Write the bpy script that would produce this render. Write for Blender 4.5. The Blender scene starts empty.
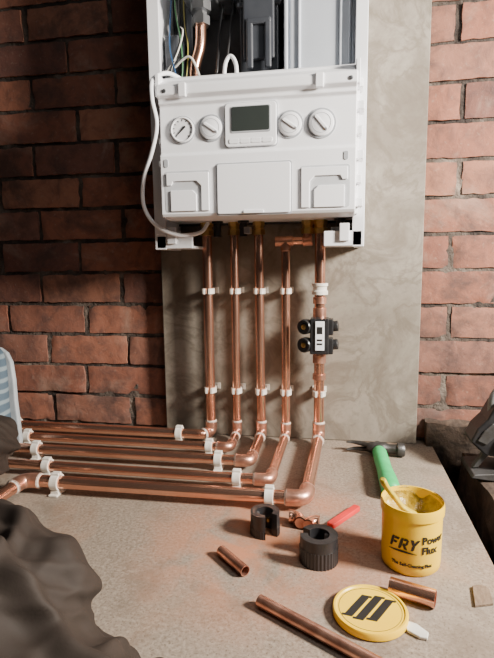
import bpy, bmesh, math, random
from mathutils import Vector, Matrix, noise
random.seed(7)
V=Vector
scene=bpy.context.scene
COL=scene.collection

# ------------------------------------------------------------------ materials
def nodes_of(name):
    m=bpy.data.materials.new(name); m.use_nodes=True
    nt=m.node_tree; b=nt.nodes["Principled BSDF"]
    return m,nt,b
def add(nt,t,**k):
    n=nt.nodes.new(t)
    for a,v in k.items(): setattr(n,a,v)
    return n
def ramp(nt,fac,stops):
    r=add(nt,"ShaderNodeValToRGB"); e=r.color_ramp.elements
    while len(e)<len(stops): e.new(0.5)
    for i,(p,c) in enumerate(stops):
        e[i].position=p; e[i].color=(c[0],c[1],c[2],1)
    nt.links.new(fac,r.inputs[0]); return r.outputs[0]
def tex_noise(nt,vec,scale,detail=4,dist=0,rough=.55):
    n=add(nt,"ShaderNodeTexNoise"); n.inputs["Scale"].default_value=scale
    n.inputs["Detail"].default_value=detail; n.inputs["Distortion"].default_value=dist
    n.inputs["Roughness"].default_value=rough
    nt.links.new(vec,n.inputs["Vector"]); return n
def mix(nt,fac,a,b,mode="MIX"):
    m=add(nt,"ShaderNodeMix",data_type="RGBA",blend_type=mode)
    if isinstance(fac,(int,float)): m.inputs[0].default_value=fac
    else: nt.links.new(fac,m.inputs[0])
    for i,x in ((6,a),(7,b)):
        if isinstance(x,tuple): m.inputs[i].default_value=(x[0],x[1],x[2],1)
        else: nt.links.new(x,m.inputs[i])
    return m.outputs[2]
def mul(nt,a,b):
    m=add(nt,"ShaderNodeMath",operation="MULTIPLY"); nt.links.new(a,m.inputs[0]); nt.links.new(b,m.inputs[1]); return m.outputs[0]
def mask(nt,fac,p0,p1,amt):
    return ramp(nt,fac,[(p0,(0,0,0)),(p1,(amt,amt,amt))])
def bump(nt,b,h,strength,dist=.01):
    n=add(nt,"ShaderNodeBump"); n.inputs["Strength"].default_value=strength
    n.inputs["Distance"].default_value=dist
    nt.links.new(h,n.inputs["Height"]); nt.links.new(n.outputs[0],b.inputs["Normal"])
def M(name,c1,c2=None,rough=.5,metal=0,scale=20,bmp=0,bscale=60,dist=0,spec=None,coat=0):
    m,nt,b=nodes_of(name)
    tc=add(nt,"ShaderNodeTexCoord"); vec=tc.outputs["Object"]
    if c2 is None: c2=tuple(x*.85 for x in c1)
    n=tex_noise(nt,vec,scale,5,dist)
    nt.links.new(ramp(nt,n.outputs[0],[(.35,c1),(.65,c2)]),b.inputs["Base Color"])
    b.inputs["Roughness"].default_value=rough; b.inputs["Metallic"].default_value=metal
    if coat: b.inputs["Coat Weight"].default_value=coat
    if bmp:
        n2=tex_noise(nt,vec,bscale,5); bump(nt,b,n2.outputs[0],bmp)
    return m

m_copper=M("copper",(.93,.53,.38),(.80,.40,.27),.23,.96,6,.0,40)
m_copper_dull=M("copper_dull",(.84,.47,.34),(.50,.24,.17),.33,.9,40,.06,90)
m_brass=M("brass",(.75,.52,.2),(.5,.33,.12),.35,1,50)
m_white=M("white_plastic",(.90,.91,.94),(.87,.88,.91),.38,0,3)
m_white_metal=M("white_enamel",(.86,.87,.90),(.80,.81,.84),.35,0,3)
m_clip=M("clip_plastic",(.78,.75,.69),(.62,.57,.50),.55,0,80)
m_groove=M("grey_groove",(.40,.42,.45),None,.6)
m_black=M("black_plastic",(.014,.014,.016),(.024,.024,.025),.32,0,40,.05,150)
m_darkgrey=M("dark_grey_plastic",(.055,.06,.07),(.035,.04,.05),.4,0,12)
m_steel=M("steel",(.5,.51,.53),(.36,.37,.39),.3,.9,25,.05,80)
m_dirtysteel=M("dirty_steel",(.12,.12,.125),(.06,.056,.052),.5,.6,25,.1,80)
m_sheet=M("sheet_metal",(.60,.64,.70),(.50,.54,.60),.42,.2,5)
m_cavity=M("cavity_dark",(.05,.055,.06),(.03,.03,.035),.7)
m_lcd=M("lcd",(.03,.036,.034),(.04,.048,.045),.18,0,4)
m_yellow=M("yellow_plastic",(.89,.60,.014),(.82,.52,.011),.35,0,6)
m_flux=M("flux_paste",(.58,.40,.03),(.26,.165,.015),.3,0,45,.6,50)
m_brush=M("brush_yellow",(.62,.47,.03),(.44,.33,.02),.4,0,45,.3,60)
m_ink=M("black_ink",(.012,.012,.012),None,.5)
m_whiteink=M("white_ink",(.85,.83,.75),None,.5)
m_green=M("green_rubber",(.03,.55,.17),(.02,.44,.12),.42,0,30)
m_red=M("red_plastic",(.68,.025,.025),(.55,.02,.02),.35,0,20)
m_iron=M("forged_steel",(.1,.1,.1),(.05,.045,.04),.45,.8,30,.2,60)
m_wire_blue=M("wire_blue",(.02,.08,.2),None,.4)
m_wire_green=M("wire_green",(.07,.22,.09),None,.4)
m_wire_yellow=M("wire_yellow",(.32,.28,.05),None,.4)
m_translucent=M("milky_plastic",(.70,.70,.66),(.58,.57,.53),.25,0,30)
m_sole=M("white_rubber",(.40,.43,.46),(.30,.33,.35),.6,0,20)
m_timber=M("old_timber",(.085,.055,.038),(.028,.019,.014),.85,0,18,.8,30,2)
m_offcut=M("wood_offcut",(.22,.16,.11),(.14,.095,.065),.85,0,30,.4,50,2)
m_soil=M("dusty_soil",(.030,.021,.016),(.012,.009,.007),.95,0,15,1,25)
m_skin=M("skin",(.6,.38,.28),None,.5)
m_solder=M("solder_residue",(.72,.66,.6),(.5,.42,.36),.6,.2,90,.5,120)
m_toolgrey=M("tool_handle_grey",(.20,.20,.205),(.14,.14,.145),.5)

m_shoe,nt,b=nodes_of("striped_trainer_mesh")
tc=add(nt,"ShaderNodeTexCoord"); wv=add(nt,"ShaderNodeTexWave"); wv.bands_direction="Z"
wv.inputs["Scale"].default_value=13; wv.inputs["Distortion"].default_value=1.5
nt.links.new(tc.outputs["Object"],wv.inputs["Vector"])
nt.links.new(ramp(nt,wv.outputs[0],[(.45,(.06,.095,.13)),(.65,(.08,.12,.155)),(.85,(.18,.23,.26))]),b.inputs["Base Color"])
b.inputs["Roughness"].default_value=.8

m_fabric,nt,b=nodes_of("dark_work_fabric")
tc=add(nt,"ShaderNodeTexCoord"); vec=tc.outputs["Object"]
n=tex_noise(nt,vec,8,6,.4)
nt.links.new(ramp(nt,n.outputs[0],[(.3,(.016,.0115,.009)),(.6,(.027,.0195,.015)),(.8,(.040,.029,.0225))]),b.inputs["Base Color"])
b.inputs["Roughness"].default_value=.75; b.inputs["Specular IOR Level"].default_value=.3
w=tex_noise(nt,vec,500,2,0); bump(nt,b,w.outputs[0],.1,.001)

m_brick,nt,b=nodes_of("brick")
tc=add(nt,"ShaderNodeTexCoord"); vec=tc.outputs["Object"]
geo=add(nt,"ShaderNodeNewGeometry")
isl=ramp(nt,geo.outputs["Random Per Island"],[(0,(.215,.083,.054)),(.25,(.29,.115,.070)),(.5,(.145,.062,.048)),(.75,(.33,.145,.09)),(1,(.20,.092,.068))])
n1=tex_noise(nt,vec,24,8,.4,.65); n2=tex_noise(nt,vec,5,8,.5,.68); n3=tex_noise(nt,vec,120,3); n4=tex_noise(nt,vec,7,8,.4,.68)
c=mix(nt,mask(nt,n1.outputs[0],.45,.68,.65),isl,(.085,.045,.039))
c=mix(nt,mask(nt,n2.outputs[0],.54,.66,.40),c,(.33,.25,.195))
c=mix(nt,mask(nt,n3.outputs[0],.6,.75,.3),c,(.36,.27,.21))
c=mix(nt,mask(nt,n4.outputs[0],.50,.62,.65),c,(.055,.037,.034))
nt.links.new(c,b.inputs["Base Color"]); b.inputs["Roughness"].default_value=.88
bump(nt,b,n1.outputs[0],.45,.007)
m_mortar,nt,b=nodes_of("mortar")
tc=add(nt,"ShaderNodeTexCoord"); vec=tc.outputs["Object"]
n1=tex_noise(nt,vec,9,9,.5,.65); n2=tex_noise(nt,vec,90,4)
nt.links.new(ramp(nt,n1.outputs[0],[(.42,(.028,.021,.018)),(.54,(.080,.062,.050)),(.62,(.15,.12,.098)),(.72,(.28,.23,.185))]),b.inputs["Base Color"])
b.inputs["Roughness"].default_value=.95; bump(nt,b,n2.outputs[0],.8,.008)

m_board,nt,b=nodes_of("stained_board")
tc=add(nt,"ShaderNodeTexCoord"); vec=tc.outputs["Object"]
n1=tex_noise(nt,vec,6,9,.6,.65); n2=tex_noise(nt,vec,80,6,.4); n3=tex_noise(nt,vec,3.5,8,.7,.65); n5=tex_noise(nt,vec,8,7,.9,.6)
c=ramp(nt,n1.outputs[0],[(.32,(.165,.140,.110)),(.48,(.235,.207,.168)),(.58,(.285,.254,.210)),(.68,(.215,.187,.150))])
c=mix(nt,ramp(nt,n5.outputs[0],[(.43,(0,0,0)),(.49,(.6,.6,.6)),(.54,(0,0,0))]),c,(.135,.108,.080))
c=mix(nt,mask(nt,n2.outputs[0],.53,.70,.4),c,(.145,.120,.092))
c=mix(nt,mask(nt,n3.outputs[0],.51,.59,.6),c,(.148,.122,.095))
nt.links.new(c,b.inputs["Base Color"]); b.inputs["Roughness"].default_value=.7
bump(nt,b,n2.outputs[0],.10,.003)

m_floor,nt,b=nodes_of("chipboard")
tc=add(nt,"ShaderNodeTexCoord"); vec=tc.outputs["Object"]
n1=tex_noise(nt,vec,190,3,.2,.7); n2=tex_noise(nt,vec,4,7,.6); n3=tex_noise(nt,vec,9,9,.7,.65); n4=tex_noise(nt,vec,11,7,.5,.6); n6=tex_noise(nt,vec,300,2,0); n7=tex_noise(nt,vec,5,6,.6)
c=ramp(nt,n1.outputs[0],[(.3,(.140,.106,.077)),(.5,(.230,.186,.144)),(.7,(.325,.272,.218))])
c=mix(nt,mask(nt,n2.outputs[0],.42,.66,.5),c,(.270,.228,.185))
c=mix(nt,mask(nt,n3.outputs[0],.52,.64,.55),c,(.135,.100,.073))
c=mix(nt,mask(nt,n6.outputs[0],.60,.68,.7),c,(.070,.049,.035))
c=mix(nt,mask(nt,n7.outputs[0],.54,.68,.35),c,(.31,.17,.10))
mp=add(nt,"ShaderNodeVectorMath",operation="DISTANCE"); geo2=add(nt,"ShaderNodeNewGeometry")
nt.links.new(geo2.outputs["Position"],mp.inputs[0]); mp.inputs[1].default_value=(.13,-.49,0)
near=ramp(nt,mp.outputs["Value"],[(.04,(1,1,1)),(.26,(0,0,0))])
dust=mul(nt,mask(nt,n4.outputs[0],.36,.58,.95),near)
c=mix(nt,dust,c,(.42,.165,.078))
nt.links.new(c,b.inputs["Base Color"]); b.inputs["Roughness"].default_value=.8
bump(nt,b,n1.outputs[0],.12,.002)

# ------------------------------------------------------------------ mesh helpers
def obj_from_bm(name,bm,mat,smooth=False,bevel=0,angle=40):
    me=bpy.data.meshes.new(name)
    bmesh.ops.recalc_face_normals(bm,faces=bm.faces)
    bm.to_mesh(me); bm.free()
    o=bpy.data.objects.new(name,me); COL.objects.link(o)
    if mat: me.materials.append(mat)
    if smooth:
        for p in me.polygons: p.use_smooth=True
        me.set_sharp_from_angle(angle=math.radians(angle))
    if bevel:
        md=o.modifiers.new("bevel","BEVEL"); md.width=bevel; md.segments=3
        md.limit_method="ANGLE"; md.angle_limit=math.radians(35)
    return o
ORI={}
def root(name,loc,label,cat,**k):
    e=bpy.data.objects.new(name,None); e.empty_display_size=.03
    e.location=loc; COL.objects.link(e); e["label"]=label; e["category"]=cat
    for a,v in k.items(): e[a]=v
    ORI[e.name]=V(loc); return e
def part(o,parent,label=None):
    org=ORI[parent.name]
    if o.type=="MESH": o.data.transform(Matrix.Translation(-org))
    o.parent=parent; ORI[o.name]=org
    if label: o["label"]=label
    return o
def top(o,loc,label,cat,**k):
    o.data.transform(Matrix.Translation(-V(loc))); o.location=loc
    ORI[o.name]=V(loc); o["label"]=label; o["category"]=cat
    for a,v in k.items(): o[a]=v
    return o
def bm_box(bm,x0,x1,y0,y1,z0,z1):
    vs=[bm.verts.new((x,y,z)) for x in (x0,x1) for y in (y0,y1) for z in (z0,z1)]
    for f in ((0,1,3,2),(4,6,7,5),(0,4,5,1),(2,3,7,6),(0,2,6,4),(1,5,7,3)):
        bm.faces.new([vs[i] for i in f])
    return vs
def box(name,x0,x1,y0,y1,z0,z1,mat,bevel=.002):
    bm=bmesh.new(); bm_box(bm,x0,x1,y0,y1,z0,z1)
    return obj_from_bm(name,bm,mat,bevel=bevel)
def boxes(name,lst,mat,bevel=.002):
    bm=bmesh.new()
    for a in lst: bm_box(bm,*a)
    return obj_from_bm(name,bm,mat,bevel=bevel)
def bm_prism(bm,poly,fn,a,b2):
    A=[bm.verts.new(fn(p,q,a)) for p,q in poly]; B=[bm.verts.new(fn(p,q,b2)) for p,q in poly]
    n=len(poly)
    bm.faces.new(A); bm.faces.new(B[::-1])
    for i in range(n): bm.faces.new((A[i],B[i],B[(i+1)%n],A[(i+1)%n]))
def frames(pts):
    T=[]
    n=len(pts)
    for i in range(n):
        a=pts[max(i-1,0)]; b=pts[min(i+1,n-1)]
        T.append((b-a).normalized())
    up=V((0,0,1)) if abs(T[0].z)<.9 else V((1,0,0))
    N=[(up-T[0]*up.dot(T[0])).normalized()]
    for i in range(1,n):
        q=T[i-1].rotation_difference(T[i]); v=q@N[-1]
        N.append((v-T[i]*v.dot(T[i])).normalized())
    return T,N
def bm_sweep(bm,pts,rad,seg=20,cap=True,flat=1.0):
    pts=[V(p) for p in pts]
    if not hasattr(rad,"__len__"): rad=[rad]*len(pts)
    T,N=frames(pts); rings=[]
    for p,t,nn,r in zip(pts,T,N,rad):
        bi=t.cross(nn)
        rings.append([bm.verts.new(p+(nn*math.cos(2*math.pi*k/seg)*flat+bi*math.sin(2*math.pi*k/seg))*r) for k in range(seg)])
    for a,b in zip(rings,rings[1:]):
        for k in range(seg):
            bm.faces.new((a[k],a[(k+1)%seg],b[(k+1)%seg],b[k]))
    if cap:
        bm.faces.new(rings[0][::-1]); bm.faces.new(rings[-1])
    return rings
def sweep(name,pts,rad,mat,seg=20,cap=True,flat=1.0):
    bm=bmesh.new(); bm_sweep(bm,pts,rad,seg,cap,flat)
    return obj_from_bm(name,bm,mat,smooth=True)
def fillet(pts,r,n=8):
    pts=[V(p) for p in pts]; out=[pts[0]]
    for i in range(1,len(pts)-1):
        rr=r[i] if isinstance(r,(list,tuple)) else r
        p=pts[i]; a=pts[i-1]-p; b=pts[i+1]-p
        d=min(rr,a.length*.45,b.length*.45)
        A=p+a.normalized()*d; B=p+b.normalized()*d
        for k in range(n+1):
            s=k/n; out.append(A*(1-s)**2+p*2*s*(1-s)+B*s*s)
    out.append(pts[-1]); return out
def smooth_path(pts,n=8):
    pts=[V(p) for p in pts]; P=[pts[0]]+pts+[pts[-1]]; out=[]
    for i in range(1,len(P)-2):
        p0,p1,p2,p3=P[i-1:i+3]
        for k in range(n):
            t=k/n
            out.append(.5*((2*p1)+(p2-p0)*t+(2*p0-5*p1+4*p2-p3)*t*t+(3*p1-p0-3*p2+p3)*t**3))
    out.append(pts[-1]); return out
def cyl(name,p0,p1,r,mat,seg=32,bevel=0,r2=None):
    bm=bmesh.new(); bm_sweep(bm,[p0,p1],[r,r2 if r2 else r],seg)
    return obj_from_bm(name,bm,mat,smooth=True,bevel=bevel)
def lathe(name,prof,loc,mat,seg=64,bevel=0,axis=None,closed=False):
    bm=bmesh.new(); rings=[]
    for r,z in prof:
        if r<1e-6: rings.append([bm.verts.new((0,0,z))])
        else: rings.append([bm.verts.new((r*math.cos(2*math.pi*k/seg),r*math.sin(2*math.pi*k/seg),z)) for k in range(seg)])
    pr=list(zip(rings,rings[1:]))
    if closed: pr.append((rings[-1],rings[0]))
    for a,b in pr:
        for k in range(seg):
            k2=(k+1)%seg
            if len(a)==1 and len(b)==1: continue
            if len(a)==1: bm.faces.new((a[0],b[k],b[k2]))
            elif len(b)==1: bm.faces.new((a[k],a[k2],b[0]))
            else: bm.faces.new((a[k],a[k2],b[k2],b[k]))
    mtx=Matrix.Translation(V(loc))
    if axis is not None: mtx=mtx@V((0,0,1)).rotation_difference(V(axis)).to_matrix().to_4x4()
    bm.transform(mtx)
    return obj_from_bm(name,bm,mat,smooth=True,bevel=bevel)
def hollow(name,p0,p1,r,th,mat,seg=32):
    p0=V(p0);p1=V(p1); L=(p1-p0).length
    return lathe(name,[(r-th,0),(r,0),(r,L),(r-th,L)],p0,mat,seg,axis=(p1-p0).normalized(),closed=True)
def text_mesh(name,s,size,mat,depth=.0004,shear=0,bold=0,align="CENTER"):
    cu=bpy.data.curves.new(name,"FONT"); cu.body=s; cu.size=size; cu.shear=shear; cu.offset=bold
    cu.align_x=align; cu.align_y="CENTER"; cu.extrude=depth; cu.resolution_u=3
    o=bpy.data.objects.new(name,cu); COL.objects.link(o)
    bpy.context.view_layer.update()
    dg=bpy.context.evaluated_depsgraph_get()
    me=bpy.data.meshes.new_from_object(o.evaluated_get(dg))
    bpy.data.objects.remove(o); bpy.data.curves.remove(cu)
    me.materials.clear(); me.materials.append(mat)
    m=bpy.data.objects.new(name,me); COL.objects.link(m)
    return m

# ------------------------------------------------------------------ setting
bm=bmesh.new()
PH=.083; BH=.0745; PL=.232; BL=.2235
for row in range(-3,21):
    off=(row%2)*PL/2+random.uniform(-.012,.012)
    for col in range(-6,7):
        cx=col*PL+off+.02; cz=row*PH+.045
        L=BL*random.uniform(.955,1.01); H=BH*random.uniform(.96,1.01)
        dy=random.uniform(-.003,.002); tilt=random.uniform(-.008,.008)
        nx,nz=18,7; g=[]
        for i in range(nx+1):
            r_=[]
            for j in range(nz+1):
                sx=i/nx*2-1; sz=j/nz*2-1
                x=cx+sx*L/2; z=cz+sz*H/2+tilt*sx*L/2
                nv=noise.noise(V((x*22,z*22,3.3)))*.0018+noise.noise(V((x*60,z*60,8)))*.0013
                edge=max(abs(sx)**28,abs(sz)**16)
                chip=max(0,noise.noise(V((x*30,z*30,11)))-.15)*.012*edge
                y=dy+nv+edge*.001+chip-.0015
                e2=max(abs(sx)**8,abs(sz)**8)
                x+=noise.noise(V((x*50,z*50,1)))*.0035*e2; z+=noise.noise(V((x*50,z*50,5)))*.003*e2
                r_.append(bm.verts.new((x,y,z)))
            g.append(r_)
        for i in range(nx):
            for j in range(nz):
                bm.faces.new((g[i][j],g[i+1][j],g[i+1][j+1],g[i][j+1]))
        ring=[g[i][0] for i in range(nx+1)]+[g[nx][j] for j in range(1,nz+1)]+[g[i][nz] for i in range(nx-1,-1,-1)]+[g[0][j] for j in range(nz-1,0,-1)]
        back=[bm.verts.new((v.co.x,.02,v.co.z)) for v in ring]
        for k in range(len(ring)):
            k2=(k+1)%len(ring); bm.faces.new((ring[k],back[k],back[k2],ring[k2]))
bmesh.ops.recalc_face_normals(bm,faces=bm.faces)
NX,NZ=320,220
gv=[[bm.verts.new((-1.6+3.2*i/NX,.0038+noise.noise(V((i*.35,j*.35,0)))*.003+noise.noise(V((i*.06,j*.06,4)))*.0035,-.22+2.0*j/NZ)) for j in range(NZ+1)] for i in range(NX+1)]
mort=[]
for i in range(NX):
    for j in range(NZ):
        mort.append(bm.faces.new((gv[i][j],gv[i+1][j],gv[i+1][j+1],gv[i][j+1])))
for f in mort: f.material_index=1
vs=bm_box(bm,-1.6,1.6,.02,.12,-.22,1.78)
me=bpy.data.meshes.new("wall_back"); bm.to_mesh(me); bm.free()
me.materials.append(m_brick); me.materials.append(m_mortar)
for p in me.polygons: p.use_smooth=True
me.set_sharp_from_angle(angle=math.radians(50))
wall=bpy.data.objects.new("wall_back",me); COL.objects.link(wall); wall["kind"]="structure"

fl=box("floor",-1.6,.455,-2.2,-.001,-.022,0,m_floor,.001); fl["kind"]="structure"
gr=box("floor.001",.40,1.6,-2.2,-.001,-.19,-.13,m_soil,0); gr["kind"]="structure"
bm=bmesh.new(); n=60
g=[[bm.verts.new((.60+1.0*i/30,-2.2+2.2*j/n-.002,-.03+.02*noise.noise(V((i*.5,j*.5,2))))) for j in range(n+1)] for i in range(31)]
for i in range(30):
    for j in range(n): bm.faces.new((g[i][j],g[i+1][j],g[i+1][j+1],g[i][j+1]))
led=obj_from_bm("floor.002",bm,m_soil,smooth=True); led["kind"]="structure"

def rough_beam(name,x0,x1,y0,y1,z0,z1,mat,amp=.004,n=40,axis=1):
    bm=bmesh.new(); rings=[]
    for k in range(n+1):
        t=k/n; r_=[]
        if axis==1:
            y=y0+(y1-y0)*t; q=[(x0,z0),(x0,(z0+z1)/2),(x0,z1),((x0+x1)/2,z1),(x1,z1),(x1,z0)]
            for i,(x,z) in enumerate(q):
                dx=noise.noise(V((i*3.1,y*14,.5)))*amp; dz=noise.noise(V((i*2.3,y*14,7.5)))*amp
                r_.append(bm.verts.new((x+dx,y,z+dz)))
        else:
            x=x0+(x1-x0)*t; q=[(y0,z0),(y0,(z0+z1)/2),(y0,z1),((y0+y1)/2,z1),(y1,z1),(y1,z0)]
            for i,(y,z) in enumerate(q):
                dy=noise.noise(V((i*3.1,x*14,.5)))*amp; dz=noise.noise(V((i*2.3,x*14,7.5)))*amp
                r_.append(bm.verts.new((x,min(y+dy,-.006),z+dz)))
        rings.append(r_)
    for a,b in zip(rings,rings[1:]):
        for k in range(6): bm.faces.new((a[k],a[(k+1)%6],b[(k+1)%6],b[k]))
    bm.faces.new(rings[0]); bm.faces.new(rings[-1][::-1])
    return obj_from_bm(name,bm,mat,smooth=True,angle=30)
top(rough_beam("floor_joist",.515,.605,-2.1,-.06,-.13,-.004,m_timber,.020,n=110),(.56,-1.,-.13),"dark weathered timber joist beside the open floor trench","timber joist")
top(rough_beam("wall_plate",.440,1.5,-.040,-.008,-.13,.060,m_timber,.018,n=70,axis=0),(.9,-.03,-.13),"grimy dark timber plate at the foot of the brick wall","timber plate")
top(box("backing_board",-.211,.418,-.030,-.010,.001,1.35,m_board,.0015),(.1,-.02,.001),"stained grey-brown backing board fixed to the brick wall","board")

# ------------------------------------------------------------------ boiler
BX=.055
boiler=root("boiler",(BX,-.03,.47),"white wall-hung gas boiler with its front cover off, controls exposed","boiler")
def P(o,l=None): return part(o,boiler,l)
x0,x1=-.172,.278; yb,yf=-.032,-.17
chassis=P(boxes("chassis",[
 (x0,x0+.016,yf,yb,.472,1.22),(x1-.016,x1,yf,yb,.472,1.22),
 (x0,x0+.026,yf-.004,yf+.004,.472,1.22),(x1-.024,x1,yf-.004,yf+.004,.472,1.22),
 (x0+.01,x1-.01,yf,yb,1.204,1.22),
 (x0+.01,x1-.01,yf+.02,yb,.535,.545),
 (x0+.004,x0+.085,yf-.004,yf+.006,.474,.502),(x1-.082,x1-.004,yf-.004,yf+.006,.474,.505),
 (x0+.004,x0+.085,yf,yb,.474,.480),(x1-.082,x1-.004,yf,yb,.474,.480),
 (x0+.03,x0+.05,yf-.01,yf,.484,.52),(x1-.05,x1-.03,yf-.01,yf,.484,.52)],m_white_metal,.0015),"white enamelled metal frame")
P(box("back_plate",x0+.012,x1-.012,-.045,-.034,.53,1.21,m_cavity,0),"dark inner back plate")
prof=[(-.17,.80),(-.176,.818),(-.20,.818),(-.238,.796),(-.248,.790),(-.250,.784),(-.250,.770),(-.240,.764),(-.240,.757),(-.234,.752),(-.234,.662),(-.240,.656),(-.240,.542),(-.236,.536),(-.18,.532),(-.17,.56)]
bm=bmesh.new(); bm_prism(bm,prof,lambda p,q,h:(h,p,q),-.131,.257)
panel=P(obj_from_bm("control_panel",bm,m_white,bevel=.002),"white plastic drop-down control panel")
def Q(o,par=panel,l=None): return part(o,par,l)
tabs=[]
for z,d_ in ((.556,.014),(.60,.011),(.645,.014),(.69,.011),(.735,.014),(.775,.011)):
    tabs.append((.255,.257+d_,-.228,-.185,z-.008,z+.008))
    tabs.append((-.131-d_*.6,-.129,-.225,-.185,z-.006,z+.006))
tabs+= [(.255,.262,-.21,-.175,.535,.80),(-.136,-.129,-.21,-.175,.535,.80)]
def ribset(s):
    return [t for t in tabs if (t[0]>0)==s]
Q(boxes("side_rib",ribset(True),m_white,.0015)); Q(boxes("side_rib",ribset(False),m_white,.0015))
tray=[(-.134,.262,-.226,-.20,.800,.808),(-.134,-.126,-.246,-.2,.768,.812),(.254,.262,-.246,-.2,.768,.812)]
Q(boxes("tray_lip",tray,m_white,.0015))
for a,b_ in ((-.085,-.070),(.18,.195)): Q(box("latch",a,b_,-.2535,-.245,.764,.790,m_white,.0015))
def rrect(cx,cz,w,h,r,n=5):
    out=[]
    for (ox,oz,a0) in ((w/2-r,h/2-r,0),(-(w/2-r),h/2-r,90),(-(w/2-r),-(h/2-r),180),(w/2-r,-(h/2-r),270)):
        for k in range(n+1):
            a=math.radians(a0+90*k/n); out.append((cx+ox+r*math.cos(a),cz+oz+r*math.sin(a)))
    return out
def plate(name,poly,yfr,ybk,mat,bevel=.0012):
    bm=bmesh.new(); bm_prism(bm,poly,lambda p,q,h:(p,h,q),yfr,ybk)
    return obj_from_bm(name,bm,mat,bevel=bevel)
disp=Q(plate("display_module",rrect(BX,.7085,.101,.081,.007),-.2400,-.233,m_white))
Q(plate("module_gap",rrect(BX,.7085,.105,.085,.008),-.2348,-.2335,m_groove,0))
Q(plate("bezel",rrect(BX,.718,.079,.050,.004),-.2410,-.2390,m_groove,.0006),disp)
Q(plate("screen",rrect(BX,.719,.074,.045,.003),-.2418,-.2405,m_lcd,.0004),disp,"dark blank LCD screen")
for i,dx in enumerate((-.0325,-.0108,.0108,.0325)):
    Q(plate("button",rrect(BX+dx,.678,.0206,.0090,.003,4),-.2412,-.2395,m_white,.0007),disp)
yF=-.234
def dial(x,z,r,kind):
    if kind=="gauge":
        d=Q(lathe("pressure_gauge",[(0,0),(r,0),(r,.005),(r*.9,.006),(r*.86,.0035),(0,.0035)],(x,yF,z),m_white,48,axis=(0,-1,0)),panel,"round white pressure gauge")
        Q(lathe("ring",[(r*.99,0),(r*1.08,0),(r*1.08,.003),(r*.99,.003)],(x,yF,z),m_groove,48,axis=(0,-1,0),closed=True),d)
        bm=bmesh.new(); a=math.radians(225)
        dx,dz=math.cos(a),math.sin(a)
        bm_prism(bm,[(x-dx*r*.35-dz*.0018,z-dz*r*.35+dx*.0018),(x-dx*r*.35+dz*.0018,z-dz*r*.35-dx*.0018),(x+dx*r*.75,z+dz*r*.75)],lambda p,q,h:(p,h,q),yF-.0055,yF-.0040)
        for k in range(11):
            a=math.radians(-45+27*k); c,s=math.cos(a),math.sin(a)
            bm_prism(bm,[(x+c*r*.66-s*.0006,z+s*r*.66+c*.0006),(x+c*r*.66+s*.0006,z+s*r*.66-c*.0006),(x+c*r*.8+s*.0006,z+s*r*.8-c*.0006),(x+c*r*.8-s*.0006,z+s*r*.8+c*.0006)],lambda p,q,h:(p,h,q),yF-.0042,yF-.0032)
        Q(obj_from_bm("needle",bm,m_ink),d,"black needle and scale marks")
    else:
        Q(lathe("dial_surround",[(r*.9,0),(r*1.08,0),(r*1.08,.002),(r*1.0,.0025),(r*.9,.0015)],(x,yF,z),m_groove,48,axis=(0,-1,0),closed=True),panel,"grey dial surround")
        d=Q(lathe("knob",[(0,0),(r*.94,0),(r*.92,.005),(r*.86,.006),(0,.006)],(x,yF,z),m_white,48,axis=(0,-1,0)),panel,"round white control knob")
        a=math.radians(-35 if x<.15 else -50); c,s=math.cos(a),math.sin(a)
        def rot(p,q): return (x+p*c-q*s,z+p*s+q*c)
        Q(lathe("groove_ring",[(r*.68,.0055),(r*.71,.0055),(r*.71,.0063),(r*.68,.0063)],(x,yF,z),m_groove,48,axis=(0,-1,0),closed=True),d)
        g=plate("grip",[rot(*t) for t in rrect(0,0,r*1.4,r*.22,r*.10,4)],yF-.0085,yF-.0055,m_white,.0010); Q(g,d)
        g=plate("pointer_mark",[rot(*t) for t in rrect(r*.58,0,r*.20,r*.08,r*.03,2)],yF-.0090,yF-.0082,m_groove,0); Q(g,d)
dial(-.083,.706,.0245,"gauge"); dial(-.0245,.7065,.0240,"knob"); dial(.1315,.705,.0240,"knob"); dial(.191,.704,.0258,"knob")
flap=Q(plate("access_flap",rrect(.060,.587,.146,.096,.004),-.2440,-.2385,m_white,.0015))
Q(plate("flap_gap_shade",rrect(.060,.587,.151,.101,.005),-.2408,-.2395,m_groove,0),panel,"grey plate painted as the shadow gap round the flap")  # grey sheet behind the flap puts the joint's shade into colour
Q(plate("handle",rrect(.060,.5425,.04,.006,.002,3),-.2460,-.2435,m_white,.0006),flap)
def relief(poly,name="relief"):
    Q(plate(name,poly,-.2435,-.2395,m_white,.0010))
Lp=[(-.118,.622),(-.030,.622),(-.030,.547),(-.046,.547),(-.046,.596),(-.056,.606),(-.104,.606),(-.108,.598),(-.118,.598)]
relief(Lp); relief([(-.110,.588),(-.064,.588),(-.056,.580),(-.056,.547),(-.110,.547)])
relief([(.1235-x,z) for x,z in Lp][::-1]); relief([(.186,.588),(.236,.588),(.236,.547),(.178,.547),(.178,.580)])
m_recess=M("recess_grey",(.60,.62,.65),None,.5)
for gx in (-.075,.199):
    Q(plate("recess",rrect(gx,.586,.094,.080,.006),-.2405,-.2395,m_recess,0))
for a in (-.118,.238):
    Q(plate("fixing_slot",rrect(a,.642,.008,.016,.003,3),-.2412,-.2395,m_groove,0))
for sx in (-.114,.245):
    Q(lathe("screw",[(0,0),(.004,0),(.004,.002),(0,.003)],(sx,-.2495,.777),m_steel,16,axis=(0,-1,0)),panel,"small steel screw")
hx=P(boxes("heat_cell",[(.116,.252,-.15,-.05,.79,1.15),(.124,.244,-.155,-.148,.80,1.14),(.112,.12,-.158,-.05,.79,1.15),(.248,.256,-.158,-.05,.79,1.15),(.14,.146,-.160,-.15,.80,1.14),(.222,.228,-.160,-.15,.80,1.14)],m_sheet,.004),"pale silver sheet-metal heat cell housing")
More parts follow.
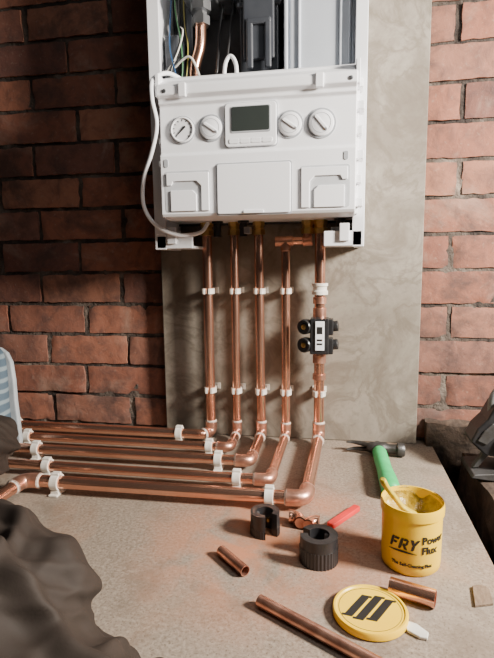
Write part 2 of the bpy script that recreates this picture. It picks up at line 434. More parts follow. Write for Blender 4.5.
P(boxes("siphon",[(.018,.100,-.14,-.05,.80,1.03),(.026,.092,-.150,-.138,.86,1.02),(.034,.048,-.158,-.148,.84,.93),(.072,.086,-.158,-.148,.84,.93),(.034,.086,-.158,-.148,.925,.938),(.012,.107,-.145,-.06,.965,.975),(.035,.085,-.135,-.06,1.03,1.18)],m_darkgrey,.004),"dark grey moulded plastic siphon")
P(sweep("gas_pipe",fillet([(-.085,-.135,.77),(-.083,-.135,.86),(-.068,-.135,.90),(-.066,-.135,.96)],.03),.0115,m_copper,20),"bent copper gas pipe")
P(lathe("pipe_nut",[(0,0),(.019,0),(.019,.018),(.013,.020),(.013,.026),(.022,.028),(.022,.046),(0,.046)],(-.066,-.135,.940),m_steel,6),"steel hexagon nut")
P(boxes("gas_valve",[(-.100,-.030,-.155,-.05,.986,1.10),(-.085,-.045,-.165,-.13,.99,1.05),(-.030,-.004,-.13,-.06,.99,1.03)],m_steel,.004),"grey cast gas valve")
P(boxes("wiring_block",[(-.150,-.118,-.13,-.05,.80,.93),(-.148,-.125,-.14,-.13,.82,.86),(-.112,-.098,-.09,-.05,.80,1.0)],m_darkgrey,.003),"dark wiring block")
for pts,mt,r in (([(-.145,-.14,.80),(-.13,-.145,.86),(-.115,-.13,.9),(-.12,-.11,1.0),(-.10,-.11,1.1)],m_black,.0035),
                 ([(-.14,-.14,.79),(-.12,-.148,.83),(-.135,-.14,.9),(-.14,-.11,.99),(-.13,-.11,1.1)],m_wire_blue,.0015),
                 ([(-.13,-.14,.79),(-.108,-.145,.84),(-.11,-.14,.91),(-.13,-.11,1.0),(-.12,-.11,1.1)],m_wire_green,.0015),
                 ([(-.145,-.14,.85),(-.12,-.145,.88),(-.105,-.14,.93),(-.125,-.11,.97),(-.14,-.11,1.1)],m_whiteink,.0015),
                 ([(-.12,-.14,.79),(-.1,-.145,.83),(-.095,-.14,.9),(-.11,-.11,.97),(-.11,-.11,1.1)],m_wire_yellow,.0013),
                 ([(-.11,-.14,.79),(-.04,-.145,.83),(-.03,-.14,.87),(-.03,-.11,.95),(.0,-.11,1.1)],m_black,.003),
                 ([(-.06,-.14,.79),(-.02,-.145,.82),(-.005,-.14,.9),(.0,-.11,1.0),(.01,-.11,1.1)],m_black,.0025),
                 ([(-.125,-.14,.86),(-.09,-.15,.875),(-.07,-.15,.84),(-.06,-.15,.79)],m_whiteink,.0025),
                 ([(-.009,-.17,.79),(-.009,-.17,.842),(.003,-.17,.862),(.015,-.17,.842),(.015,-.17,.79)],m_white,.0042)):
    P(sweep("cable",smooth_path(pts),r,mt,10))
P(sweep("flexible_hose",smooth_path([(-.10,-.175,.822),(-.122,-.205,.826),(-.140,-.240,.803),(-.138,-.254,.762),(-.131,-.252,.715),(-.148,-.238,.668),(-.176,-.218,.615),(-.182,-.205,.562),(-.158,-.197,.522),(-.115,-.185,.503),(-.075,-.155,.508),(-.062,-.13,.53)],10),.0043,m_white,12),"white flexible cable looping down")
for x in (-.08,-.014,.044,.157,.186):
    big=x in(-.08,.186)
    r=.017 if big else .0145
    P(lathe("union_nut",[(0,0),(r,0),(r,.012),(r*.8,.014),(r*.8,.02),(r*.95,.021),(r*.95,.03),(0,.03)],(x,-.072,.505),m_brass,6),"brass union nut")
for x in (-.045,.015,.23):
    P(lathe("spigot",[(0,0),(.009,0),(.009,.03),(.013,.03),(.013,.045),(0,.045)],(x,-.11,.50),m_black,16),"black plastic spigot")
P(box("valve_lever",.02,.034,-.135,-.105,.505,.52,m_steel)); P(box("valve_lever",.21,.24,-.14,-.12,.505,.515,m_steel))

# ------------------------------------------------------------------ copper pipes
ZF=.024
def copper_run(pts,r,fr,label,corners):
    pts=[V(p) for p in pts]
    frs=fr if isinstance(fr,list) else [fr]*len(pts)
    o=sweep("copper_pipe",fillet(pts,frs,10),r,m_copper,28)
    top(o,(pts[0].x,pts[0].y,ZF-r),label,"copper pipe",group="soldered copper pipes below the boiler")
    for i in corners:
        p=pts[i]; a=(pts[i-1]-p); b=(pts[i+1]-p)
        d=min(frs[i],a.length*.45,b.length*.45)
        A=p+a.normalized()*d; B=p+b.normalized()*d
        arc=[A*(1-s)**2+p*2*s*(1-s)+B*s*s for s in [k/10 for k in range(11)]]
        ea=min(.014,a.length*.5-d*.5); eb=min(.014,b.length*.5-d*.5)
        path=[A+a.normalized()*ea]+arc+[B+b.normalized()*eb]
        e=sweep("elbow_fitting",path,[r*1.24]+[r*1.2]*(len(path)-2)+[r*1.24],m_copper_dull,24)
        part(e,o,"soldered copper elbow fitting")
        for q,dirv in ((A,a.normalized()),(B,b.normalized())):
            s_=sweep("solder_ring",[q+dirv*.0125,q+dirv*.0165],[r*1.27,r*1.08],m_solder,20)
            part(s_,e,"pale solder residue ring")
    return o
yw=-.072
XE=-1.05
pA=copper_run([(-.08,yw,.505),(-.08,yw,ZF),(-.095,-.098,ZF),(XE,-.092,ZF)],.0118,.018,"large copper pipe running down the board and along the wall foot",[1])
pB=copper_run([(-.014,yw,.505),(-.014,yw,ZF),(-.012,-.172,ZF),(XE,-.168,ZF)],.0098,.015,"slim copper pipe bending outward then along the floor",[1,2])
pC=copper_run([(.044,yw,.505),(.047,yw,ZF),(.047,-.243,ZF),(XE,-.243,ZF)],.0108,.017,"copper pipe bending outward, then running along the floor",[1,2])
pD=copper_run([(.107,yw,.488),(.107,yw,ZF),(.100,-.328,ZF),(XE,-.326,ZF)],.0100,.016,"slim copper pipe with a side branch under the boiler",[1,2])
bp=part(cyl("branch_pipe",(.086,yw,.488),(.160,yw,.490),.0095,m_copper,24),pD,"short horizontal copper branch")
for a_,b_ in ((.083,.124),(.146,.168)):
    part(cyl("branch_socket",(a_,yw,.488),(b_,yw,.4895),.0118,m_copper_dull,24,.0015),pD,"copper solder socket")
part(cyl("riser",(.157,yw,.488),(.157,yw,.507),.0098,m_copper_dull,20),pD)
part(cyl("branch_socket",(.107,yw,.488),(.107,yw,.466),.0118,m_copper_dull,24,.0015),pD,"copper solder socket")
pE=copper_run([(.186,yw,.505),(.186,yw,ZF),(.173,-.394,ZF),(-.378,-.398,ZF),(-.385,-.60,ZF)],.0122,.021,"large copper pipe carrying the black and white valve",[1,2,3])
for z0,z1 in ((.31,.335),(.345,.36),(.205,.225),(.165,.178)):
    part(lathe("coupling",[(.0122,0),(.0155,0),(.0155,z1-z0),(.0122,z1-z0)],(.186,yw,z0),m_copper_dull,24,closed=True),pE)
part(lathe("collar",[(.0122,0),(.0185,0),(.0185,.008),(.016,.010),(.016,.018),(.0185,.02),(.0185,.026),(.0122,.026)],(.186,yw,.366),m_clip,24,closed=True),pE,"white plastic collar")

def clip(r,base=.03,h=.013,th=.0038,gap=28):
    bm=bmesh.new(); n=26; a0=math.radians(-90+gap); a1=math.radians(270-gap)
    inner=[];outer=[]
    for k in range(n+1):
        a=a0+(a1-a0)*k/n
        inner.append((math.cos(a)*(r+.0004),math.sin(a)*(r+.0004))); outer.append((math.cos(a)*(r+th),math.sin(a)*(r+th)))
    vi=[[bm.verts.new((p[0],p[1],z)) for p in inner] for z in (-h/2,h/2)]
    vo=[[bm.verts.new((p[0],p[1],z)) for p in outer] for z in (-h/2,h/2)]
    for k in range(n):
        bm.faces.new((vi[0][k],vi[0][k+1],vi[1][k+1],vi[1][k])); bm.faces.new((vo[0][k],vo[1][k],vo[1][k+1],vo[0][k+1]))
        bm.faces.new((vi[0][k],vo[0][k],vo[0][k+1],vi[0][k+1])); bm.faces.new((vi[1][k],vi[1][k+1],vo[1][k+1],vo[1][k]))
    for k in (0,n): bm.faces.new((vi[0][k],vi[1][k],vo[1][k],vo[0][k]))
    bm_box(bm,-r*.9,r*.9,r+.002,base,-h/2,h/2)
    bm_box(bm,-r-.005,r+.005,base-.004,base,-h/2-.001,h/2+.001)
    for s in (-1,1):
        a=a0 if s>0 else a1
        p=V((math.cos(a)*(r+.002),math.sin(a)*(r+.002),0))
        bm_box(bm,p.x-.0025,p.x+.0025,p.y-.006,p.y+.001,-h/2,h/2)
    return bm
def put_clip(x,y,z,r,wallside=True,along="x"):
    if wallside: bm=clip(r,base=-.0305-y)
    else: bm=clip(r,base=z-.0003,h=.016,th=.0042,gap=14)
    if not wallside:
        if along=="x":
            bm.transform(Matrix(((0,0,1,0),(1,0,0,0),(0,-1,0,0),(0,0,0,1))))
        else:
            bm.transform(Matrix(((1,0,0,0),(0,0,1,0),(0,-1,0,0),(0,0,0,1))))
    o=obj_from_bm("pipe_clip",bm,m_clip,bevel=.0008)
    o.location=(x,y,z)
    o["label"]="white plastic snap clip holding a pipe to the board" if wallside else "white plastic snap clip holding a pipe to the floor"
    o["category"]="pipe clip"; o["group"]="white pipe clips on the board" if wallside else "white pipe clips on the floor"
    return o
for x,r in ((-.08,.0118),(-.014,.0098),(.0445,.0108),(.107,.0100)):
    put_clip(x,yw,.374,r)
for x,r in ((-.08,.0118),(-.014,.0098),(.0465,.0108),(.107,.0100),(.186,.0122)):
    put_clip(x,yw,.131,r)
for x,y,r in ((-.155,-.0977,.0118),(-.600,-.0948,.0118),(-.06,-.1717,.0098),(-.520,-.1699,.0098),(-.022,-.243,.0108),(-.450,-.243,.0108),
              (.035,-.3278,.0100),(-.372,-.3268,.0100),(.108,-.3945,.0122),(-.309,-.3975,.0122)):
    put_clip(x,y,ZF,r,False)
put_clip(-.3817,-.50,ZF,.0122,False,"y")

vx,vy,vz=.186,yw,.275
val=root("pipe_valve",(vx,vy,vz-.03),"black twin-port inline valve with small white label on the copper pipe","valve")
part(boxes("valve_body",[(vx-.020,vx+.022,vy-.048,vy-.010,vz-.042,vz+.040),(vx-.010,vx+.032,vy-.044,vy-.010,vz+.002,vz+.038),(vx-.010,vx+.032,vy-.044,vy-.010,vz-.042,vz-.006)],m_black,.003),val)
pl=part(box("white_label",vx-.008,vx+.012,vy-.0515,vy-.046,vz-.032,vz+.034,m_white,.001),val,"small white plastic label plate")
for a,b_,c_,d_ in ((-.004,.008,.006,.022),(-.004,.008,-.010,-.006),(-.004,.008,-.019,-.015)):
    part(box("plate_mark",vx+a,vx+b_,vy-.0522,vy-.0512,vz+c_,vz+d_,m_ink,0),pl)
for dz in (.020,-.022):
    part(lathe("knob",[(0,0),(.016,0),(.0175,.004),(.0175,.018),(.0155,.021),(.009,.021),(.008,.017),(0,.017)],(vx-.026,vy-.024,vz+dz),m_black,24,axis=(-.45,-.88,0)),val,"black port knob")
    ax=V((-.45,-.88,0)).normalized()
    part(lathe("port_insert",[(0,0),(.006,0),(.006,.003),(.0035,.0035),(.003,.001),(0,.001)],V((vx-.026,vy-.024,vz+dz))+ax*.0175,m_brass,24,axis=ax),val,"brass port insert")
    part(cyl("side_cap",(vx+.028,vy-.026,vz+dz),(vx+.043,vy-.028,vz+dz+.002),.0125,m_black,10,.002),val,"black angular end cap")

# ------------------------------------------------------------------ loose things
def cutter(x,y,r,h,gapdir,label,split=.55,gap=24):
    e=root("pipe_cutter",(x,y,0),label,"pipe cutter",group="ring pipe cutters on the floor")
    def cring(ro,ri,z0,z1,gap,ribs,mat,name):
        bm=bmesh.new(); n=120; g=math.radians(gap)
        a0=gapdir+g; a1=gapdir+2*math.pi-g; L=[]
        for k in range(n+1):
            a=a0+(a1-a0)*k/n
            rr=ro*(1-(.03 if ribs and (k//2)%2 else 0))
            c,s=math.cos(a),math.sin(a)
            L.append([bm.verts.new((x+c*q,y+s*q,z)) for q,z in ((ri,z0),(rr,z0),(rr,z1),(ri,z1))])
        for p,q in zip(L,L[1:]):
            for i in range(4): bm.faces.new((p[i],p[(i+1)%4],q[(i+1)%4],q[i]))
        bm.faces.new(L[0]); bm.faces.new(L[-1][::-1])
        return part(obj_from_bm(name,bm,mat,smooth=True,angle=20),e)
    cring(r,r*.55,0,h*split,gap,True,m_black,"ribbed_body")
    cring(r*.97,r*.55,h*split,h,gap,False,m_black,"collar")
    a=gapdir+math.pi*.72
    part(cyl("cutting_wheel",(x+math.cos(a)*r*.5,y+math.sin(a)*r*.5,h*.35),(x+math.cos(a)*r*.5,y+math.sin(a)*r*.5,h*.5),r*.14,m_brass,20),e,"small brass cutting wheel")
    a=gapdir-math.pi*.72
    part(cyl("roller",(x+math.cos(a)*r*.5,y+math.sin(a)*r*.5,h*.1),(x+math.cos(a)*r*.5,y+math.sin(a)*r*.5,h*.9),r*.12,m_steel,20),e,"steel roller")
cutter(.111,-.474,.0248,.038,math.radians(-55),"small black ring-shaped pipe cutter standing on the floor",.35,26)
cutter(.201,-.538,.0290,.042,math.radians(165),"larger black ribbed ring pipe cutter standing on the floor",.6,16)

tx,ty=.336,-.519
tub=root("flux_tub",(tx,ty,0),"open yellow plastic tub of soldering flux with black lettering","tub")
body=part(lathe("tub_body",[(0,0),(.039,0),(.0415,.003),(.0423,.012),(.0428,.078),(.0428,.082),(.0450,.083),(.0452,.092),(.0442,.098),(.0426,.098),(.0415,.094),(.0408,.06),(.040,.006),(0,.005)],(tx,ty,0),m_yellow,96),tub)
bm=bmesh.new(); n=64; R_=[0,.008,.016,.024,.032,.0385,.0412,.0420,.0438]
Z_=[.068,.070,.067,.069,.073,.079,.088,.0970,.0992]
prev=None
for ri,(rr,zz) in enumerate(zip(R_,Z_)):
    ring=[]
    for k in range(n):
        a=2*math.pi*k/n; x=math.cos(a)*rr; y=math.sin(a)*rr
        nz_=noise.noise(V((x*70,y*70,3)))*.008 if ri<6 else 0
        lim=.6+.5*noise.noise(V((math.cos(a)*1.6,math.sin(a)*1.6,9)))*2
        if ri>=6: 
            t=max(0,min(1,lim)); zz2=.079+(zz-.079)*t; rr2=.0400+(rr-.0400)*t
            x=math.cos(a)*rr2; y=math.sin(a)*rr2; z=zz2
        else: z=zz+nz_
        ring.append(bm.verts.new((tx+x,ty+y,z)) if rr>0 or k==0 else ring[0])
    if prev:
        for k in range(n):
            k2=(k+1)%n
            if prev[0] is prev[1]: bm.faces.new((prev[0],ring[k],ring[k2]))
            else: bm.faces.new((prev[k],ring[k],ring[k2],prev[k2]))
    prev=ring
part(obj_from_bm("flux_paste",bm,m_flux,smooth=True,angle=80),tub,"yellow-brown flux paste smeared to the rim")
def wrap(o,cx,cy,R,ang,z):
    bm=bmesh.new(); bm.from_mesh(o.data)
    bmesh.ops.triangulate(bm,faces=bm.faces)
    bmesh.ops.subdivide_edges(bm,edges=[e for e in bm.edges if e.calc_length()>.003],cuts=2)
    for v in bm.verts:
        th=ang+v.co.x/R; rr=R+.0003+v.co.z
        v.co=V((cx+math.cos(th)*rr,cy+math.sin(th)*rr,z+v.co.y))
    bm.to_mesh(o.data); bm.free(); return o
cam_ang=math.atan2(-1.242-ty,.22-tx)
def letter_mesh(name,polys,mat):
    """block letters from convex polygons in (x,y), finely cut so they wrap round the tub"""
    bm=bmesh.new()
    for poly in polys:
        # clip the convex polygon into narrow vertical strips
        xs=[p[0] for p in poly]; a0,a1=min(xs),max(xs); n_=max(1,int((a1-a0)/.0015))
        cuts=[a0+(a1-a0)*i/n_ for i in range(n_+1)]
        def span(x):
            ys=[]
            for (p,q) in zip(poly,poly[1:]+poly[:1]):
                if (p[0]-x)*(q[0]-x)<=0 and abs(p[0]-q[0])>1e-9:
                    ys.append(p[1]+(q[1]-p[1])*(x-p[0])/(q[0]-p[0]))
                elif abs(p[0]-q[0])<=1e-9 and abs(p[0]-x)<1e-7: ys+= [p[1],q[1]]
            return min(ys),max(ys)
        prev=None
        for x in cuts:
            lo,hi=span(min(max(x,a0+1e-7),a1-1e-7))
            cur=(bm.verts.new((x,lo,.0005)),bm.verts.new((x,hi,.0005)))
            if prev: bm.faces.new((prev[0],cur[0],cur[1],prev[1]))
            prev=cur
    return bm
def wrapped_letters(name,polys,mat,ang,z,parent):
    bm=letter_mesh(name,polys,mat)
    for v in bm.verts:
        th=ang+v.co.x/.0427; rr=.0427+v.co.z
        v.co=V((tx+math.cos(th)*rr,ty+math.sin(th)*rr,z+v.co.y))
    o=obj_from_bm(name,bm,mat); part(o,parent,"bold black block lettering"); return o
H_=.0165; sh_=.25
def S(poly,ox): return [(ox+x+sh_*y,y) for x,y in poly]
F=[[(0,0),(.0042,0),(.0042,H_),(0,H_)],[(.0042,H_-.0040),(.0115,H_-.0040),(.0115,H_),(.0042,H_)],[(.0042,.0062),(.0098,.0062),(.0098,.0098),(.0042,.0098)]]
Rr=[[(0,0),(.0042,0),(.0042,H_),(0,H_)],[(.0042,H_-.0036),(.0090,H_-.0036),(.0110,H_-.0018),(.0092,H_),(.0042,H_)],[(.0082,.0082),(.0118,.0082),(.0118,H_-.0022),(.0100,H_-.0010),(.0082,H_-.0030)],[(.0042,.0052),(.0095,.0052),(.0116,.0084),(.0042,.0088)],[(.0055,.0056),(.0092,.0056),(.0130,0),(.0085,0)]]
Yy=[[(0,H_),(.0046,H_),(.0085,.0075),(.0045,.0075)],[(.0092,H_),(.0136,H_),(.0088,.0075),(.0050,.0075)],[(.0046,0),(.0088,0),(.0088,.0078),(.0046,.0078)]]
wrapped_letters("lettering",[S(p,0) for p in F],m_ink,cam_ang-.72,.0410,body)
wrapped_letters("lettering",[S(p,.0132) for p in Rr],m_ink,cam_ang-.72,.0410,body)
wrapped_letters("lettering",[S(p,.0262) for p in Yy],m_ink,cam_ang-.72,.0410,body)
for s,size,da,z,bold,sh,al,mt in (("Power",.0145,.36,.056,.0004,.0,"LEFT",m_ink),("Flux",.0145,.36,.0410,.0004,.0,"LEFT",m_ink),
                        ("The Self-Cleaning Flux",.0064,-.62,.018,.0002,0,"LEFT",m_ink)):
    t=text_mesh("lettering",s,size,mt,.0003,sh,bold,al)
    wrap(t,tx,ty,.0427,cam_ang+da,z); part(t,body,"black printed lettering")
bm=bmesh.new()
for k in range(24):
    a=cam_ang-.76+.97*k/23
    w_=.0013*math.sin(math.pi*k/23)+.0003
    zc=.0355+.002*math.sin(math.pi*k/23)
    bm.verts.new((tx+math.cos(a)*.0431,ty+math.sin(a)*.0431,zc-w_)); bm.verts.new((tx+math.cos(a)*.0431,ty+math.sin(a)*.0431,zc+w_))
bm.verts.ensure_lookup_table()
for k in range(23): bm.faces.new((bm.verts[2*k],bm.verts[2*k+2],bm.verts[2*k+3],bm.verts[2*k+1]))
part(obj_from_bm("logo_stroke",bm,m_ink),body)
br=root("flux_brush",(.325,-.52,.08),"yellow flux-coated brush leaning in the open tub","brush")
part(sweep("handle",smooth_path([(.320,-.524,.088),(.307,-.528,.106),(.296,-.531,.122),(.291,-.532,.132)],5),[.0072]*10+[.0074,.0078,.008,.008,.007,.005],m_brush,14,flat=.6),br)
part(sweep("bristles",[(.341,-.517,.072),(.329,-.521,.080),(.320,-.524,.088)],[.008,.0075,.007],m_brush,14,flat=.6),br)

lx,ly=.269,-.647
lid=root("tub_lid",(lx,ly,0),"round yellow plastic tub lid with black emblem lying flat","lid")
lb=part(lathe("lid_disc",[(0,.0005),(.044,.0005),(.0465,.002),(.0468,.009),(.0455,.0108),(.0430,.0108),(.0415,.0092),(0,.0088)],(lx,ly,0),m_yellow,96),lid)
def tr(p,q):
    a=math.radians(-8)
    return (lx-.001+(p*math.cos(a)-q*math.sin(a)),ly+.002+(p*math.sin(a)+q*math.cos(a)))
s_=.42; hw=.0054
def stroke(dx,lo,hi):
    bm=bmesh.new()
    # slanted bar with small shaped feet at both ends
    poly=[(-hw-.002+s_*lo,lo+.0035),(-hw-.002+s_*lo,lo),(hw+s_*lo,lo),(hw+s_*(hi-.004),hi-.004),(hw+.002+s_*hi,hi-.0035),(hw+.002+s_*hi,hi),(-hw+s_*hi,hi),(-hw+s_*(lo+.004),lo+.004)]
    bm_prism(bm,[(p+dx,q) for p,q in poly],lambda p,q,h:(*tr(p,q),h),.0088,.0094)
    part(obj_from_bm("emblem_stroke",bm,m_ink),lb,"black slanted emblem stroke with shaped ends")
stroke(-.0150,-.0225,.0225); stroke(0,-.0255,.0255); stroke(.0150,-.0225,.0225)
part(lathe("printed_ring",[(.0388,.0090),(.0392,.0090),(.0392,.0095),(.0388,.0095)],(lx,ly,0),m_ink,96,closed=True),lb,"thin black printed ring")
bm=bmesh.new()
bm_prism(bm,[(.309,-.663),(.315,-.655),(.324,-.658),(.336,-.671),(.333,-.681),(.324,-.680),(.311,-.671)],lambda p,q,h:(p,q,h),.0004,.0045)
top(obj_from_bm("plastic_tab",bm,m_translucent,bevel=.0012),(.32,-.667,0),"small flat milky plastic tab beside the yellow lid","plastic tab")

o=hollow("pipe_offcut",(.298,-.600,.0118),(.353,-.619,.0118),.0115,.0012,m_copper); top(o,(.325,-.61,0),"short thick copper pipe offcut beside the yellow lid","copper pipe")
o=hollow("pipe_offcut",(.053,-.549,.0082),(.099,-.594,.0082),.0078,.001,m_copper_dull); top(o,(.076,-.57,0),"short dull copper pipe offcut lying on the floor","copper pipe")
o=hollow("pipe_length",(.128,-.652,.0082),(.42,-.818,.0082),.0078,.001,m_copper_dull); top(o,(.27,-.735,0),"long loose copper pipe lying across the floor","copper pipe")
el=root("elbow_fitting",(.163,-.444,0),"small loose copper elbow fitting on the floor","pipe fitting")
def ringpath(c,R,a0,a1,n,z): return [V((c[0]+R*math.cos(math.radians(a0+(a1-a0)*k/n)),c[1]+R*math.sin(math.radians(a0+(a1-a0)*k/n)),z)) for k in range(n+1)]
ep=ringpath((.150,-.455),.018,100,-10,12,.0115)
part(sweep("bend",ep,[.0115]*3+[.0105]*7+[.0115]*3,m_copper,24,cap=False),el)
part(sweep("bore",ep,.0090,m_copper_dull,24),el,"darker inside of the fitting")
el2=root("elbow_fitting",(.185,-.44,0),"second loose copper elbow fitting tipped on the floor","pipe fitting")
ep=ringpath((.196,-.462),.015,175,80,12,.0105)
part(sweep("bend",ep,.0105,m_copper,24,cap=False),el2); part(sweep("bore",ep,.0085,m_copper_dull,24),el2)
kn=root("utility_knife",(.237,-.417,0),"slim flat red plastic utility knife lying on the floor","knife")
d=V((.262-.212,-.380+.454,0)).normalized(); nrm=V((-d.y,d.x,0))
def kp(p,q,h): 
    v=V((.216,-.448,0))+d*p+nrm*q; return (v.x,v.y,h)
bm=bmesh.new(); bm_prism(bm,[(0,-.0065),(.003,-.0075),(.084,-.0075),(.087,-.005),(.087,.005),(.084,.0065),(.003,.0065),(0,.005)],kp,.001,.010)
kb=part(obj_from_bm("knife_body",bm,m_red,bevel=.002),kn)
bm=bmesh.new(); bm_prism(bm,[(.03,-.002),(.05,-.002),(.05,.001),(.03,.001)],kp,.0098,.0103)
part(obj_from_bm("slider_slot",bm,m_red,bevel=.0003),kb)

hm=root("claw_hammer",(.322,-.2,0),"claw hammer with green grip lying on the floor","hammer")
hc=V((.322,-.110,.0165))
bm=bmesh.new()
bm_sweep(bm,[hc+V((.058,-.004,0)),hc+V((.056,-.004,0)),hc+V((.043,-.003,0)),hc+V((.040,-.003,0)),hc+V((.024,-.001,0)),hc+V((.016,0,0)),hc+V((-.014,0,0)),hc+V((-.022,.003,0))],[.0135,.0155,.0155,.0115,.0105,.0135,.0135,.011],24)
for s in (-1,1):
    bm_sweep(bm,smooth_path([hc+V((-.012,0,s*.004)),hc+V((-.034,.007,s*.006)),hc+V((-.055,.010,s*.008)),hc+V((-.071,.004,s*.009))],4),[.010,.0095,.009,.0085,.0085,.008,.0075,.0068,.006,.0052,.0042,.0033,.0022],14,flat=.6)
head=part(obj_from_bm("hammer_head",bm,m_iron,smooth=True),hm,"dark steel claw head")
part(sweep("shaft",[(.322,-.096,.0175),(.3225,-.150,.0175)],[.0110,.0105],m_iron,18),hm)
part(sweep("grip",smooth_path([(.3223,-.134,.0185),(.323,-.15,.0185),(.324,-.20,.0185),(.326,-.26,.0185),(.328,-.315,.0185),(.328,-.335,.0185)],4),[.012,.0145,.015,.0155,.0155,.0155,.0155,.016,.016,.0155,.0155,.016,.0168,.0175,.018,.018,.018,.018,.017,.014,.008],m_green,20,flat=.95),hm,"bright green rubber grip")

bm=bmesh.new(); bm_prism(bm,[(.403,-.612),(.428,-.604),(.431,-.575),(.424,-.566),(.410,-.571)],lambda p,q,h:(p,q,h),.0003,.004)
top(obj_from_bm("wood_offcut",bm,m_offcut,bevel=.0008),(.415,-.59,0),"small brown splintered wood offcut on the floor","wood offcut")
bm=bmesh.new(); bm_prism(bm,[(.330,-.060),(.372,-.068),(.388,-.050),(.35,-.040)],lambda p,q,h:(p,q,h),.0003,.006)
top(obj_from_bm("wood_offcut",bm,m_offcut,bevel=.001),(.36,-.055,0),"thin timber scrap at the foot of the board","wood offcut")
for i,(x,y,z,s) in enumerate(((.487,-.09,-.13,.035),(.487,-.19,-.13,.031),(.486,-.30,-.13,.03),(.486,-.40,-.13,.033))):
    bm=bmesh.new(); bmesh.ops.create_icosphere(bm,subdivisions=2,radius=s)
    for v in bm.verts:
        v.co*=1+.35*noise.noise(v.co*25+V((i,0,0))); v.co.z*=.6
    mz=min(v.co.z for v in bm.verts)
    for v in bm.verts: v.co+=V((x,y,z-mz-.002))
    top(obj_from_bm("brick_rubble",bm,m_brick,smooth=True,angle=25),(x,y,z),"broken lump of brick rubble in the trench","rubble",group="brick rubble")
pb=root("power_tool",(.60,-.14,-.01),"angular dark grey power tool with a curved handle on the joist","power tool")
def xz(poly,y0,y1,mat,name,bev=.004):
    bm=bmesh.new(); bm_prism(bm,poly,lambda p,q,h:(p,h,q),y0,y1); return obj_from_bm(name,bm,mat,bevel=bev)
tb=part(xz([(.500,.070),(.512,.098),(.530,.118),(.545,.150),(.575,.160),(.61,.140),(.64,.095),(.64,.02),(.60,.0),(.575,.004),(.560,.04),(.53,.042)],-.19,-.13,m_black,"tool_body"),pb)
part(xz([(.512,.074),(.524,.096),(.540,.112),(.556,.110),(.552,.090),(.53,.066)],-.194,-.188,m_dirtysteel,"cover_plate",.002),tb,"dull metal cover plate")
part(xz([(.500,.0),(.545,-.004),(.60,-.004),(.60,.006),(.545,.012),(.505,.008)],-.21,-.11,m_dirtysteel,"base_plate",.002),pb,"flat metal base plate")
part(xz([(.508,.010),(.520,.012),(.546,.050),(.536,.058)],-.18,-.165,m_dirtysteel,"brace",.002),pb,"metal brace arm")
part(sweep("handle",smooth_path([(.545,-.165,.120),(.547,-.165,.160),(.57,-.160,.182),(.62,-.15,.178),(.66,-.15,.13)],6),.009,m_toolgrey,16),pb,"grey curved handle")
part(cyl("motor",(.585,-.20,.06),(.585,-.11,.06),.038,m_black,32,.004),pb,"round dark motor housing")

# ------------------------------------------------------------------ person (seated, legs only as seen)
person=root("person",(-.40,-1.15,0),"person in dark brown work trousers seated with one knee bent","person")
def limb_mesh(name,chains,mat,voxel,folds=False):
    bm=bmesh.new()
    for pts,rad in chains:
        P_=smooth_path(pts,6)
        R_=[]
        for i in range(len(pts)-1):
            for k in range(6): R_.append(rad[i]+(rad[i+1]-rad[i])*k/6)
        R_.append(rad[-1])
        bm_sweep(bm,P_,R_,24)
        for p,r in ((P_[0],R_[0]),(P_[-1],R_[-1])):
            bmesh.ops.create_icosphere(bm,subdivisions=3,radius=r,matrix=Matrix.Translation(p))
    o=obj_from_bm(name,bm,mat)
    md=o.modifiers.new("remesh","REMESH"); md.mode="VOXEL"; md.voxel_size=voxel; md.use_smooth_shade=True
    md=o.modifiers.new("smooth","SMOOTH"); md.iterations=12
    bpy.context.view_layer.update()
    dg=bpy.context.evaluated_depsgraph_get()
    me=bpy.data.meshes.new_from_object(o.evaluated_get(dg))
    o.modifiers.clear(); o.data=me
    if folds:
        nr=[v.normal.copy() for v in me.vertices]
        S1=V((.45,.62,.64)).normalized(); S2=V((.90,.36,.24)).normalized(); S3=V((.2,.75,.62)).normalized()
        for v,nn in zip(me.vertices,nr):
            p=v.co.copy()
            w1=noise.noise(p*4.0)*.055+noise.noise(p*9+V((3,3,3)))*.016
            w2=noise.noise(p*4.5+V((7,1,2)))*.05+noise.noise(p*10+V((1,8,3)))*.014
            w3=noise.noise(p*7+V((17,1,2)))*.03
            m1=max(.1,min(1,.6+1.5*noise.noise(p*6+V((11,2,5)))))
            m2=max(0,min(1,.4+2.0*noise.noise(p*7+V((2,13,5)))))
            m3=max(0,min(1,.4+2.2*noise.noise(p*9+V((5,3,15)))))
            h1=(.5+.5*math.sin((p.dot(S1)+w1)*130))**2.6*m1
            h2=(.5+.5*math.sin((p.dot(S2)+w2)*180))**2.4*m2
            h3=(.5+.5*math.sin((p.dot(S3)+w3)*330))**2.0*m3
            v.co=p+nn*(h1*.017+h2*.0085+h3*.0035-.009+noise.noise(p*6)*.013)
    for pl_ in me.polygons: pl_.use_smooth=True
    part(o,person)
    return o
hipL=(-.50,-1.20,.13); hipR=(-.34,-1.20,.14)
leg1=([hipL,(-.46,-.84,.15),(-.425,-.57,.108),(-.478,-.35,.088)],[.10,.078,.064,.054])
leg2=([hipR,(-.20,-1.0,.13),(-.085,-.862,.105),(-.17,-.80,.115),(-.45,-.76,.085)],[.105,.092,.084,.078,.062])
hips=([(-.42,-1.26,.13),(-.42,-1.28,.25)],[.14,.15])
limb_mesh("body",[(leg1[0],[r*.5 for r in leg1[1]]),(leg2[0],[r*.5 for r in leg2[1]]),(hips[0],[.10,.11]),([hipL,hipR],[.05,.05])],m_skin,.012)
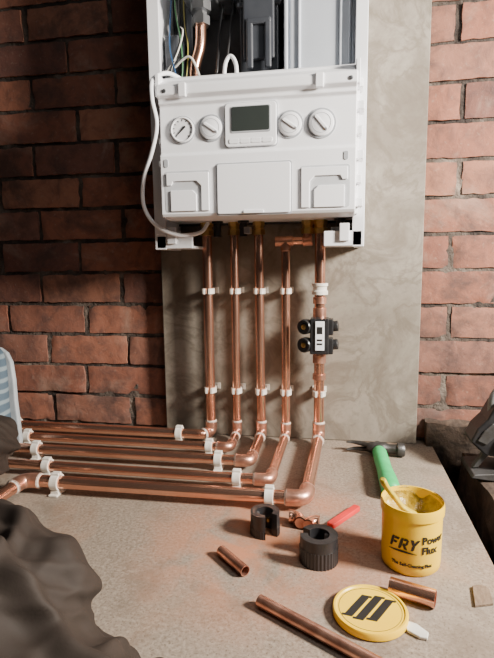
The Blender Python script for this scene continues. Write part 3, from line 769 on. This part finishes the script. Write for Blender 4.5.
limb_mesh("trousers",[leg1,leg2,hips,([hipL,hipR],[.11,.11]),([(-.16,-.98,.12),(-.05,-.925,.090),(.040,-.883,.055),(.088,-.868,.038)],[.09,.070,.058,.038]),([(-.085,-.862,.10),(.01,-.848,.04)],[.07,.042])],m_fabric,.0030,True)
def shoe(org,ex,ez):
    ex=V(ex).normalized(); ez=V(ez); ez=(ez-ex*ez.dot(ex)).normalized(); ey=ez.cross(ex)
    def T(p): return V(org)+ex*p[0]+ey*p[1]+ez*p[2]
    st=[(0,.028,.06),(.02,.034,.085),(.07,.036,.095),(.11,.037,.085),(.16,.041,.066),(.205,.041,.052),(.230,.033,.04),(.245,.018,.026)]
    bm=bmesh.new(); rings=[]
    for x,w_,h in st:
        rr=[]
        for k in range(20):
            a=2*math.pi*k/20; c,s=math.cos(a),math.sin(a)
            yy=w_*math.copysign(abs(c)**.8,c); zz=.014+(h-.014)*(.5+.5*math.copysign(abs(s)**.75,s))
            rr.append(bm.verts.new(T((x,yy*(1-.25*max(0,s)),zz))))
        rings.append(rr)
    for a,b in zip(rings,rings[1:]):
        for k in range(20): bm.faces.new((a[k],a[(k+1)%20],b[(k+1)%20],b[k]))
    bm.faces.new(rings[0]); bm.faces.new(rings[-1][::-1])
    sh=part(obj_from_bm("shoe",bm,m_shoe,smooth=True,angle=80),person,"blue-grey striped trainer with white sole")
    md=sh.modifiers.new("s","SUBSURF"); md.levels=1; md.render_levels=2
    bm=bmesh.new()
    out=[(x-.004,-w_-.001) for x,w_,h in st]+[(.250,0)]+[(x-.004,w_+.001) for x,w_,h in st[::-1]]
    bm_prism(bm,out,lambda p,q,h:T((p,q,h)),.002,.015)
    part(obj_from_bm("sole",bm,m_sole,bevel=.004),sh,"white rubber sole")
    bm=bmesh.new()
    for k in range(5):
        x=.105+k*.018; h=.094-k*.0085
        bm_sweep(bm,smooth_path([T((x,-.026,h-.012)),T((x+.004,0,h+.003)),T((x,.026,h-.012))],4),.0028,8)
    part(obj_from_bm("laces",bm,m_whiteink,smooth=True),sh,"pale laces")
shoe((-.526,-.225,.012),(-.24,.22,.92),(-.02,-.97,.25))

# ------------------------------------------------------------------ lights
def area(name,loc,target,size,power,color):
    l=bpy.data.lights.new(name,"AREA"); l.shape="DISK"; l.size=size; l.energy=power; l.color=color
    o=bpy.data.objects.new(name,l); COL.objects.link(o); o.location=loc
    o.rotation_euler=(V(target)-V(loc)).to_track_quat("-Z","Y").to_euler()
    return o
area("work_lamp",(1.42,-.76,.95),(.15,-.30,.3),.30,106,(1,.92,.82))
area("overhead_fill",(.80,-1.25,1.6),(.35,-.6,.1),.6,7,(1,.98,.95))  # added fill, no such lamp known; lifts the floor and copper reflections
w=bpy.data.worlds.new("World"); scene.world=w; w.use_nodes=True
bg=w.node_tree.nodes["Background"]; bg.inputs[0].default_value=(.6,.6,.66,1); bg.inputs[1].default_value=.022

# ------------------------------------------------------------------ camera
cam=bpy.data.cameras.new("camera"); co=bpy.data.objects.new("camera",cam); COL.objects.link(co)
cam.sensor_fit="VERTICAL"; cam.sensor_height=36; cam.lens=36*500/658; cam.clip_start=.01
co.location=(.22,-1.242,.45)
R=Matrix.Rotation(math.radians(10),4,"Z")@Matrix.Rotation(math.radians(82),4,"X")@Matrix.Rotation(math.radians(-.7),4,"Z")
co.rotation_euler=R.to_euler()
scene.camera=co
